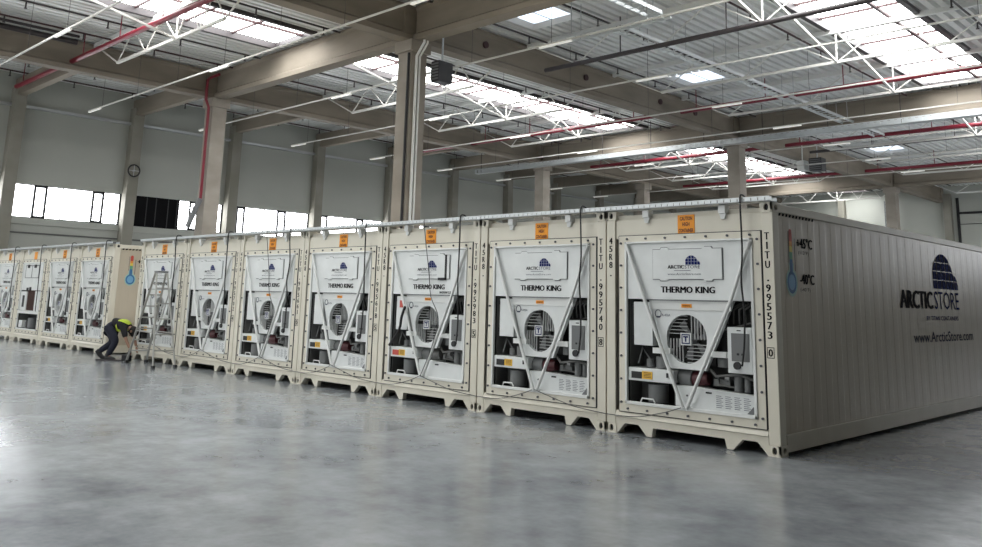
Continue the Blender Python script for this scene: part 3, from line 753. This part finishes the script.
    # right side: control box and pipework
    part('control_box', MB().box(1.80, 2.12, -.010, .22, .88, 1.415), 'unit', [
        sub('display', MB().box(1.855, 2.085, -.016, -.009, 1.02, 1.345), 'grey', 'grey display window'),
        sub('screen', MB().box(1.905, 2.035, -.020, -.0165, 1.17, 1.28), 'midgrey'),
        sub('key', MB().box(1.925, 1.955, -.020, -.0165, 1.09, 1.115).box(1.985, 2.015, -.020, -.0165, 1.09, 1.115), 'black'),
        sub('socket', MB().cyl((1.93, -.04, .97), .045, .03, 'y', 14), 'black'),
        sub('latch', MB().box(1.93, 1.98, -.018, -.009, 1.372, 1.384), 'black')], bv=.008)
    pw = MB()
    for i in range(5): pw.tube([(1.70+.08*i, .2, 1.45), (1.75+.08*i, .12-.01*i, 1.62), (1.90+.05*i, .18, 1.70)], .012, 6)
    pw.tube([(1.62, .2, 1.36), (2.12, .2, 1.50)], .012, 6); pw.tube([(1.5, .1, .9), (1.6, .06, .82), (1.9, .08, .86), (2.1, .1, .8)], .018, 6); pw.tube([(1.58, .15, .8), (1.62, .1, .72), (1.9, .12, .70)], .012, 6)
    part('pipework', pw, 'inner')
    part('filter_can', MB().cyl((1.86, .14, .66), .055, .19, 'z', 14).cyl((1.97, .15, .66), .04, .17, 'z', 12), 'grey')
    part('hose_fitting', MB().cyl((1.72, .08, .80), .035, .06, 'x', 10).cyl((1.66, .16, .93), .08, .10, 'z', 14).box(1.52, 1.74, .14, .28, .70, .78), 'grey')
    if variant == 'c3':
        part('black_tape', MB().box(1.66, 1.70, -.024, -.017, 1.97, 2.37).box(1.50, 1.70, -.024, -.017, 1.96, 2.0), 'black', label='black L shaped tape along the hatch edge')
        mk = MB(); write(mk, 'MAGNUM PLUS', 1.53, 1.80, 1.745, 1.785, F0(.002), .02); part('maker_lettering', mk, 'text')
def odd_parts(P_, sub):
    def part(name, mb, m, kids=(), label=None, bv=0): add_part(P_, name, mb, m, kids, label, bv)
    part('upper_cover', MB().box(.345, 2.13, .005, .05, 1.60, 2.45), 'unit', bv=.006)
    o = MB(); 
    for a, c, e, f in ((.55, 1.75, 2.36, 2.385), (.55, 1.75, 1.98, 2.0), (.55, .57, 2.0, 2.36), (1.12, 1.15, 2.0, 2.36), (1.73, 1.75, 2.0, 2.36)): o.box(a, c, -.002, .004, e, f)
    part('hatch_outline', o, 'midgrey')
    part('hinge', MB().box(.75, .9, -.02, .004, 2.3, 2.4).box(1.35, 1.5, -.02, .004, 2.3, 2.4), 'black')
    part('switch_box', MB().box(.42, .95, -.01, .2, .98, 1.56), 'unit', [sub('slot', MB().box(.62, .78, -.018, -.011, 1.08, 1.44), 'black')], bv=.01)
    rad = MB().box(1.0, 1.55, .02, .2, .98, 1.62)
    for i in range(10): rad.box(1.02+i*.052, 1.035+i*.052, .0, .02, 1.0, 1.6)
    part('radiator', rad, 'brown', label='dark brown radiator block'); part('top_fitting', MB().box(.85, 1.0, -.01, .08, 1.58, 1.68).box(1.1, 1.25, -.01, .08, 1.60, 1.7), 'black')
    part('side_panel', MB().box(1.60, 2.12, .02, .2, .98, 1.58), 'unit')
    part('shelf', MB().box(.34, 2.13, -.02, .2, .88, .97), 'bar')
    part('compressor', MB().cyl((1.2, .2, .45), .16, .3, 'z', 18).cyl((.8, .2, .42), .1, .2, 'z', 14), 'midgrey')
    part('white_tank', MB().box(.36, .68, .04, .2, .44, .66), 'unit')
    cl = MB().box(1.12, 1.365, .022, .031, 2.55, 2.80); part('caution_label', cl, 'orange')

def side_parts(P_, sub):
    def part(name, mb, m, kids=(), label=None, bv=0): add_part(P_, name, mb, m, kids, label, bv)
    SX = CW+.0055 - .02; S = side(CW-.025)
    hz = MB()
    for i in range(11):
        a = .20+i*.092; hz.add([S(a, 2.75-.0), S(a+.05, 2.75), S(a+.075, 2.79), S(a+.025, 2.79)], [(0, 1, 2, 3)])
    part('hazard_stripe', hz, 'text')
    # thermometer
    S1_ = side(CW-.0245); S2_ = side(CW-.024)
    ha = MB(); disc(ha, S, .50, 1.965, .155, .17); rect(ha, S, .435, .565, 2.1, 2.2)
    bands = [('reddecal', 2.46, 2.57), ('oran2', 2.40, 2.46), ('yel2', 2.33, 2.40), ('green2', 2.24, 2.33), ('blue1', 2.06, 2.24)]
    kids = []
    for m_, z0, z1 in bands:
        q = MB(); rect(q, S1_, .46, .54, z0, z1)
        if m_ == 'reddecal': disc(q, S1_, .50, 2.57, .04, .04, 14)
        kids.append(sub('colour_band', q, m_))
    bl = MB(); disc(bl, S1_, .50, 1.965, .125, .135); kids.append(sub('bulb', bl, 'blue1'))
    b2 = MB(); disc(b2, S2_, .50, 1.965, .085, .095); kids.append(sub('bulb_centre', b2, 'blue2'))
    tk = MB(); rect(tk, S1_, .60, .615, 2.1, 2.5); rect(tk, S1_, .43, .44, 2.2, 2.58); kids.append(sub('scale_line', tk, 'gtext'))
    part('thermometer_print', ha, 'halo', kids, label='printed colour thermometer')
    tx = MB(); [(write(tx, '+45°C', .66+q, 1.10+q, 2.39, 2.52, side(CW-.025+q*.01)), write(tx, '-40°C', .72+q, 1.12+q, 1.95, 2.08, side(CW-.025+q*.01))) for q in (0, .01, .02)]
    write(tx, '(113°F)', .71, 1.0, 2.30, 2.36, S); write(tx, '(-40°F)', .73, 1.01, 1.85, 1.91, S)
    part('temperature_lettering', tx, 'text')
    lg = MB(); [write(lg, 'ARCTIC', 4.12+q, 5.58+q, 1.70, 1.98, side(CW-.025+q*.01)) for q in (0, .02, .04, .06)]
    part('logo_lettering', lg, 'text')
    l2 = MB(); write(l2, 'STORE', 5.70, 7.0, 1.70, 1.99, S, .0); write(l2, 'BY TITAN CONTAINERS', 5.28, 6.9, 1.52, 1.59, S, .01)
    part('logo_lettering', l2, 'navy')
    l3 = MB(); write(l3, 'www.ArcticStore.com', 4.62, 7.66, 1.18, 1.345, S, .01); part('web_address', l3, 'gtext')
    dm = MB(); dome_logo(dm, S, 5.70, 7.02, 2.03, 2.62, 6, 4, .010); part('logo_emblem', dm, 'navy')

def code_parts(code):
    f = F0(.002); x = CW-.085
    a = MB(); stack(a, code[:4], x, .055, 2.535, .085, .112, f)
    b_ = MB(); stack(b_, code[4:10], x, .055, 1.925, .085, .108, f)
    c = MB(); stack(c, code[10], x, .05, 1.185, .085, .1, f)
    rect(c, f, x-.045, x-.037, 1.08, 1.205); rect(c, f, x+.037, x+.045, 1.08, 1.205); rect(c, f, x-.045, x+.045, 1.08, 1.088); rect(c, f, x-.045, x+.045, 1.197, 1.205)
    d_ = MB(); stack(d_, '45R8', .075, .05, 2.54, .085, .108, f)
    e1 = MB(); stack(e1, '.', x, .05, 2.0, .06, .1, f); e2 = MB(); stack(e2, '.', .075, .05, 2.06, .06, .1, f)
    return [('owner_lettering', a), ('serial_lettering', b_), ('check_digit', c), ('size_lettering', d_), ('code_dot', e1), ('code_dot', e2)]

base, sub = build_front_parts()
std = []; cover_parts(std, sub, 'std'); c3 = []; cover_parts(c3, sub, 'c3'); odd = []; odd_parts(odd, sub); sidep = []; side_parts(sidep, sub)
def container(x_left, extra, code, label, with_side):
    r = link('refrigerated_container', None, loc=(x_left, 0, 0), label=label, cat='container', group='cream refrigerated containers in a row')
    for rec in base+extra+(sidep if with_side else []):
        name, me, kids, lab, bv = rec[:5]
        o = link(name, me, r, rec[5] if len(rec) > 5 else None, lab)
        if bv: bevel(o, bv, 2)
        for nm, m2, l2 in kids: link(nm, m2, o, None, l2)
    for nm, q in code_parts(code): link(nm, q.mesh(nm, 'text'), r)
    return r
codes = ['TITU9955730', 'TITU9957408', 'TITU9959835', 'TITU9956185', 'TITU9956610', 'TITU9957024', 'TITU9957252']
labs = ['cream refrigerated container at the near corner, its long logo side in view',
        'cream refrigerated container, second from the near corner',
        'cream refrigerated container, third from the near corner, black tape on its hatch',
        'cream refrigerated container, fourth from the near corner',
        'cream refrigerated container, fifth from the near corner',
        'cream refrigerated container, sixth from the near corner, between ladder and fifth',
        'cream refrigerated container directly behind the stepladder']
XL = []
for i in range(7):
    x = -2.44*(i+1)+.005; XL.append(x)
    container(x, c3 if i == 2 else std, codes[i], labs[i], i == 0)
l2 = ['cream refrigerated container beyond the gap, just behind the crouching worker', 'cream refrigerated container between the crouching worker and the radiator unit', 'cream refrigerated container with a brown radiator instead of a round fan', 'cream refrigerated container at the far end, beyond the radiator unit, cut off']
XL2 = []
for j in range(4):
    x = -18.72-2.44*(j+1)+.005; XL2.append(x)
    container(x, odd if j == 2 else std, ['TITU9953316', 'TITU9954102', 'TITU9952283', 'TITU9951940'][j], l2[j], j == 0)

# cable tray lying on the container tops along the front edge
def top_tray(x0, x1, label):
    z = CH+.002; r = link('cable_tray', None, loc=(0, 0, z), label=label, cat='cable tray')
    mb = MB().box(x0, x1, -.08, .12, 0, .006)
    for y_ in (-.08, .114): mb.box(x0, x1, y_, y_+.006, 0, .014).box(x0, x1, y_, y_+.006, .05, .062)
    n = int((x1-x0)/.09)
    for i in range(n+1):
        a = x0+(x1-x0-.05)*i/n; mb.box(a, a+.078, -.08, -.074, .01, .052)
    mb.box(x0, x1, .114, .12, 0, .06)
    obj('trough', mb, 'tray', r)
    obj('tray_cable', MB().tube([(x0+.1, .0, .03), (x1-.1, .0, .03)], .018, 6).tube([(x0+.1, .05, .03), (x1-.1, .05, .03)], .016, 6), 'cable', r)
top_tray(-17.02, .0, 'pale perforated cable tray along the tops of the seven near containers')
top_tray(-28.5, -18.75, 'pale perforated cable tray along the tops of the four containers beyond the gap')

# power cables hanging down the fronts
def power_cable(x, k, label, to_z=.92):
    jx = [random.uniform(-.03, .03) for _ in range(5)]
    pts = [(x+2.065, .04, CH+.07), (x+2.067, -.03, CH+.10), (x+2.070, -.10, CH+.06), (x+2.075, -.105, 2.7), (x+2.085+jx[0], -.095, 2.3), (x+2.070+jx[1], -.09, 1.95), (x+2.065+jx[2], -.085, 1.6), (x+2.055, -.07, 1.25), (x+2.015, -.055, 1.0), (x+2.005, -.045, .985)]
    obj('power_cable', MB().tube(smooth(pts), .012, 6), 'cable', label=label, cat='cable', group='power cables hanging over the container fronts')
def smooth(pts, n=4):
    P_ = [Vector(p) for p in pts]; out = []
    for i in range(len(P_)-1):
        p0, p1, p2, p3 = P_[max(i-1, 0)], P_[i], P_[i+1], P_[min(i+2, len(P_)-1)]
        for k in range(n):
            t = k/n; out.append(.5*((2*p1)+(p2-p0)*t+(2*p0-5*p1+4*p2-p3)*t*t+(3*p1-p0-3*p2+p3)*t**3))
    out.append(P_[-1]); return out
nth = ['near corner', 'second', 'third', 'fourth', 'fifth', 'sixth', 'seventh']
for i, x in enumerate(XL): power_cable(x, i, 'black power cable hanging down the front of the %s container' % nth[i])
for i, x in enumerate(XL2): power_cable(x, i, 'black power cable hanging down the container front, %s beyond the gap' % ['first', 'second', 'third', 'fourth'][i])
# thin sensor leads looping along the sill from unit to unit
for i in range(1, 7):
    x = XL[i]; xr = XL[i-1]
    pts = [(x+1.22, -.09, .44), (x+1.5, -.05, .36), (x+1.9, -.03, .27), (x+2.3, -.02, .235), (xr+.1, -.02, .225), (xr+.5, -.03, .24), (xr+.9, -.045, .33), (xr+1.18, -.07, .42)]
    obj('sensor_lead', MB().tube(smooth(pts), .006, 5), 'gcable', label='thin grey lead sagging along the sills between the %s and %s containers' % (['first', 'second', 'third', 'fourth', 'fifth', 'sixth'][i-1], nth[i]), cat='cable', group='thin leads along the container sills')
for i in (2, 4):
    x = XL[i]
    pts = [(x+1.2, -.10, CH+.06), (x+1.22, -.11, 2.85), (x+1.24, -.07, 2.5), (x+1.32, -.06, 2.1), (x+1.40, -.07, 1.7), (x+1.62, -.09, 1.35), (x+1.5, -.10, .9), (x+1.25, -.10, .43)]
    obj('hanging_lead', MB().tube(smooth(pts), .007, 5), 'gcable', label='thin lead hanging across the front of the %s container' % nth[i], cat='cable')
obj('black_hose', MB().tube(smooth([(XL[2]+.78, -.08, 1.52), (XL[2]+.70, -.08, 1.35), (XL[2]+.62, -.05, 1.15), (XL[2]+.45, -.045, .95), (XL[2]+.36, -.04, .87)]), .022, 8), 'cable', label='thick black hose bent out of the third container unit', cat='hose')

# ================================================================ LADDER
r = link('stepladder', None, loc=(-15.0, -.47, 0), label='tall aluminium stepladder standing open before the seventh container', cat='ladder')
def rel(p): return Vector((p[0]+15.0, p[1]+.47, p[2]))
A = [rel((-15.95, -.59, .03)), rel((-15.76, -.20, .03))]; Bf = [rel((-14.12, -.79, .03)), rel((-14.18, -.25, .03))]
# tops, 0.3 m wide
tA = [rel((-14.85, -.60, 2.10)), rel((-14.78, -.38, 2.10))]; tB = [rel((-14.75, -.62, 2.08)), rel((-14.68, -.40, 2.08))]
for f_, t_ in ((A[0], tA[0]), (A[1], tA[1]), (Bf[0], tB[0]), (Bf[1], tB[1])):
    s_ = obj('stile', MB().bar(f_, t_, .045, .022), 'alu', r)
    obj('foot', MB().box(f_.x-.045, f_.x+.045, f_.y-.03, f_.y+.03, 0, .06), 'black', s_)
for k in range(1, 8):
    t = k/8; obj('tread', MB().bar(A[0].lerp(tA[0], t), A[1].lerp(tA[1], t), .10, .03), 'alu', r)
for k in range(1, 6):
    t = k/6; obj('rung', MB().bar(Bf[0].lerp(tB[0], t), Bf[1].lerp(tB[1], t), .03, .03), 'alu', r)
obj('top_cap', MB().bar(tA[0].lerp(tA[1], .5)+Vector((-.08, 0, .01)), tB[0].lerp(tB[1], .5)+Vector((.06, 0, .03)), .24, .04), 'midgrey', r)
obj('spreader', MB().bar(A[0].lerp(tA[0], .35), Bf[0].lerp(tB[0], .35), .02, .02).bar(A[1].lerp(tA[1], .35), Bf[1].lerp(tB[1], .35), .02, .02), 'alu', r)
# small tools on the floor beside the worker
r = link('hand_tool', None, loc=(-16.12, -.52, 0), label='dark power tool lying on the floor between worker and ladder', cat='tool')
bevel(obj('body', MB().box(-.16, .16, -.06, .06, .02, .16), 'blackcloth', r), .02); obj('grip', MB().bar((.05, 0, .12), (.14, 0, .26), .05, .06), 'black', r); obj('battery', MB().box(-.05, .08, -.05, .05, 0, .04), 'midgrey', r)
obj('floor_bar', MB().bar((-16.9, -.92, .018), (-16.25, -.42, .018), .05, .035), 'darkpipe', label='thin dark bar lying on the floor in front of the worker', cat='bar')

# ================================================================ WORKER
def skin(name, pts, edges, m, parent=None, sub_=2, root=0, **k):
    me = bpy.data.meshes.new(name); me.from_pydata([p[0] for p in pts], edges, []); me.materials.append(M[m])
    o = link(name, me, parent, **k)
    md = o.modifiers.new('skin', 'SKIN'); md.use_smooth_shade = True
    if not me.skin_vertices: me.skin_vertices.new()
    for i, p in enumerate(pts):
        rr_ = p[1]; me.skin_vertices[0].data[i].radius = rr_ if isinstance(rr_, tuple) else (rr_, rr_); me.skin_vertices[0].data[i].use_root = (i == root)
    s_ = o.modifiers.new('subdiv', 'SUBSURF'); s_.levels = sub_; s_.render_levels = sub_
    return o
W0 = Vector((-16.90, -.73, 0))
Wk = link('person', None, loc=W0, label='person in dark clothes and yellow vest bending down to the floor by the stepladder', cat='person')
def wp(s_, t_, z): return (.7155*s_-.6986*t_, .6986*s_+.7155*t_, z)
J = {'pel': wp(.05, 0, .82), 'hr': wp(.08, -.10, .77), 'hl': wp(.06, .10, .77),
     'kr': wp(.30, -.13, .46), 'ar': wp(.13, -.12, .12), 'tr': wp(.24, -.13, .04),
     'kl': wp(.13, .12, .42), 'al': wp(-.20, .12, .19), 'tl': wp(-.10, .13, .05),
     'sp': wp(.22, 0, .88), 'ch': wp(.42, 0, .85), 'nk': wp(.55, 0, .78), 'hd': wp(.61, 0, .72), 'ht': wp(.67, 0, .65),
     'sr': wp(.46, -.17, .80), 'er': wp(.56, -.22, .54), 'wr': wp(.66, -.17, .30), 'sl': wp(.46, .17, .80), 'el': wp(.60, .20, .55), 'wl': wp(.70, .12, .33)}
# hr->kr thigh passes forward
names = list(J)
def skn(name, sel, edges, m, root, parent=Wk, **k):
    idx = {n_: i for i, (n_, _) in enumerate(sel)}
    return skin(name, [(J[n_], r_) for n_, r_ in sel], [(idx[a], idx[b_]) for a, b_ in edges], m, parent, root=idx[root], **k)
body = skn('body', [('pel', .12), ('hr', .095), ('hl', .095), ('kr', .06), ('ar', .042), ('tr', .035), ('kl', .06), ('al', .042), ('tl', .035), ('sp', .11), ('ch', .13), ('nk', .055), ('hd', .085), ('ht', .085), ('sr', .06), ('er', .042), ('wr', .030), ('sl', .06), ('el', .042), ('wl', .030)],
    [('pel', 'hr'), ('pel', 'hl'), ('hr', 'kr'), ('kr', 'ar'), ('ar', 'tr'), ('hl', 'kl'), ('kl', 'al'), ('al', 'tl'), ('pel', 'sp'), ('sp', 'ch'), ('ch', 'nk'), ('nk', 'hd'), ('hd', 'ht'), ('ch', 'sr'), ('sr', 'er'), ('er', 'wr'), ('ch', 'sl'), ('sl', 'el'), ('el', 'wl')], 'skin', 'pel')
skn('trousers', [('pel', .17), ('hr', .14), ('hl', .14), ('kr', .095), ('ar', .07), ('kl', .095), ('al', .068), ('sp', .14)],
    [('pel', 'hr'), ('pel', 'hl'), ('hr', 'kr'), ('kr', 'ar'), ('hl', 'kl'), ('kl', 'al'), ('pel', 'sp')], 'navycloth', 'pel')
J['wa'] = wp(.12, 0, .85)
skn('jacket', [('wa', .165), ('sp', .16), ('ch', .165), ('sr', .09), ('er', .066), ('sl', .09), ('el', .066), ('nk', .075)], [('wa', 'sp'), ('sp', 'ch'), ('ch', 'nk'), ('ch', 'sr'), ('sr', 'er'), ('ch', 'sl'), ('sl', 'el')], 'blackcloth', 'wa')
J['v0'] = wp(.24, 0, .87); J['v1'] = wp(.43, 0, .84); J['wa'] = wp(.12, 0, .85)
J['vr'] = wp(.45, -.12, .80); J['vl'] = wp(.45, .12, .80)
skn('vest', [('v0', .19), ('v1', .195), ('vr', .125), ('vl', .125)], [('v0', 'v1'), ('v1', 'vr'), ('v1', 'vl')], 'hivis', 'v0')
hd = Vector(J['hd']).lerp(Vector(J['ht']), .5)
hair = MB(); 
for i in range(9):
    pass
hm = MB(); n1, n2 = 16, 10; ax = Vector(wp(.62, 0, -.78)).normalized(); up = Vector(wp(.78, 0, .62)); sd = Vector(wp(0, 1, 0)); vs = []
for i in range(n2+1):
    th = PI*i/n2
    for j in range(n1):
        ph = 2*PI*j/n1; d_ = ax*math.cos(th)*.135+(up*math.cos(ph)+sd*math.sin(ph)*.9)*math.sin(th)*.112
        vs.append(hd+up*.02+d_)
hm.add(vs, [(i*n1+j, i*n1+(j+1) % n1, (i+1)*n1+(j+1) % n1, (i+1)*n1+j) for i in range(n2) for j in range(n1)], True)
obj('hair', hm, 'hair', Wk)
fc = MB().tube([hd-up*.09+ax*.0, hd-up*.125+ax*.02, hd-up*.10+ax*.045], [.02, .016, .012], 8)
obj('nose', fc, 'skin', body)
obj('ear', MB().tube([hd+sd*.10-ax*.02, hd+sd*.115-ax*.01], .028, 8).tube([hd-sd*.10-ax*.02, hd-sd*.115-ax*.01], .028, 8), 'skin', body)
# hands: palm and five fingers each
for wn_, sg in (('wr', 1), ('wl', -1)):
    wv = Vector(J[wn_]); dn = Vector(wp(.25, 0, -.96)).normalized(); lat = Vector(wp(0, 1, 0))
    pts = [(wv, .028), (wv+dn*.05, (.038, .024)), (wv+dn*.09, (.040, .022))]; ed = [(0, 1), (1, 2)]
    for q in range(4):
        l_ = (.07, .082, .076, .06)[q]; o_ = lat*((q-1.5)*.021); k = len(pts)
        bend = (dn+Vector(wp(.55, 0, -.1))*.5).normalized()
        pts += [(wv+dn*.085+o_, .010), (wv+dn*(.085+l_*.5)+o_*1.1, .0095), (wv+dn*(.085+l_*.5)+bend*l_*.5+o_*1.1, .008)]
        ed += [(2, k), (k, k+1), (k+1, k+2)]
    k = len(pts); pts += [(wv+dn*.03-lat*sg*.03, .012), (wv+dn*.065-lat*sg*.055+Vector((.01, 0, 0)), .011), (wv+dn*.095-lat*sg*.05+Vector((.02, 0, 0)), .009)]; ed += [(1, k), (k, k+1), (k+1, k+2)]
    skin('hand', [(tuple(p), r_) for p, r_ in pts], ed, 'skin', body, 1, 0)
for a, t_, rot in (('ar', 'tr', 0), ('al', 'tl', .5)):
    av, tv = Vector(J[a]), Vector(J[t_])
    d_ = (tv-av); d_.z = 0; d_.normalize()
    heel = av-d_*.05; sh = MB()
    if rot: pts = [heel+Vector((0, 0, .03)), av.lerp(tv, .35)+Vector((0, 0, -.02)), Vector((tv.x, tv.y, .05)), Vector((tv.x, tv.y, .042))+d_*.08]
    else: pts = [Vector((heel.x, heel.y, .055)), Vector((av.x, av.y, .065)), Vector((tv.x, tv.y, .05)), Vector((tv.x, tv.y, .04))+d_*.07]
    sh.tube(pts, [.045, .058, .05, .034], 12)
    sh.tube([av+Vector((0, 0, .05)), pts[1]], .055, 12)
    obj('shoe', sh, 'shoe', Wk)
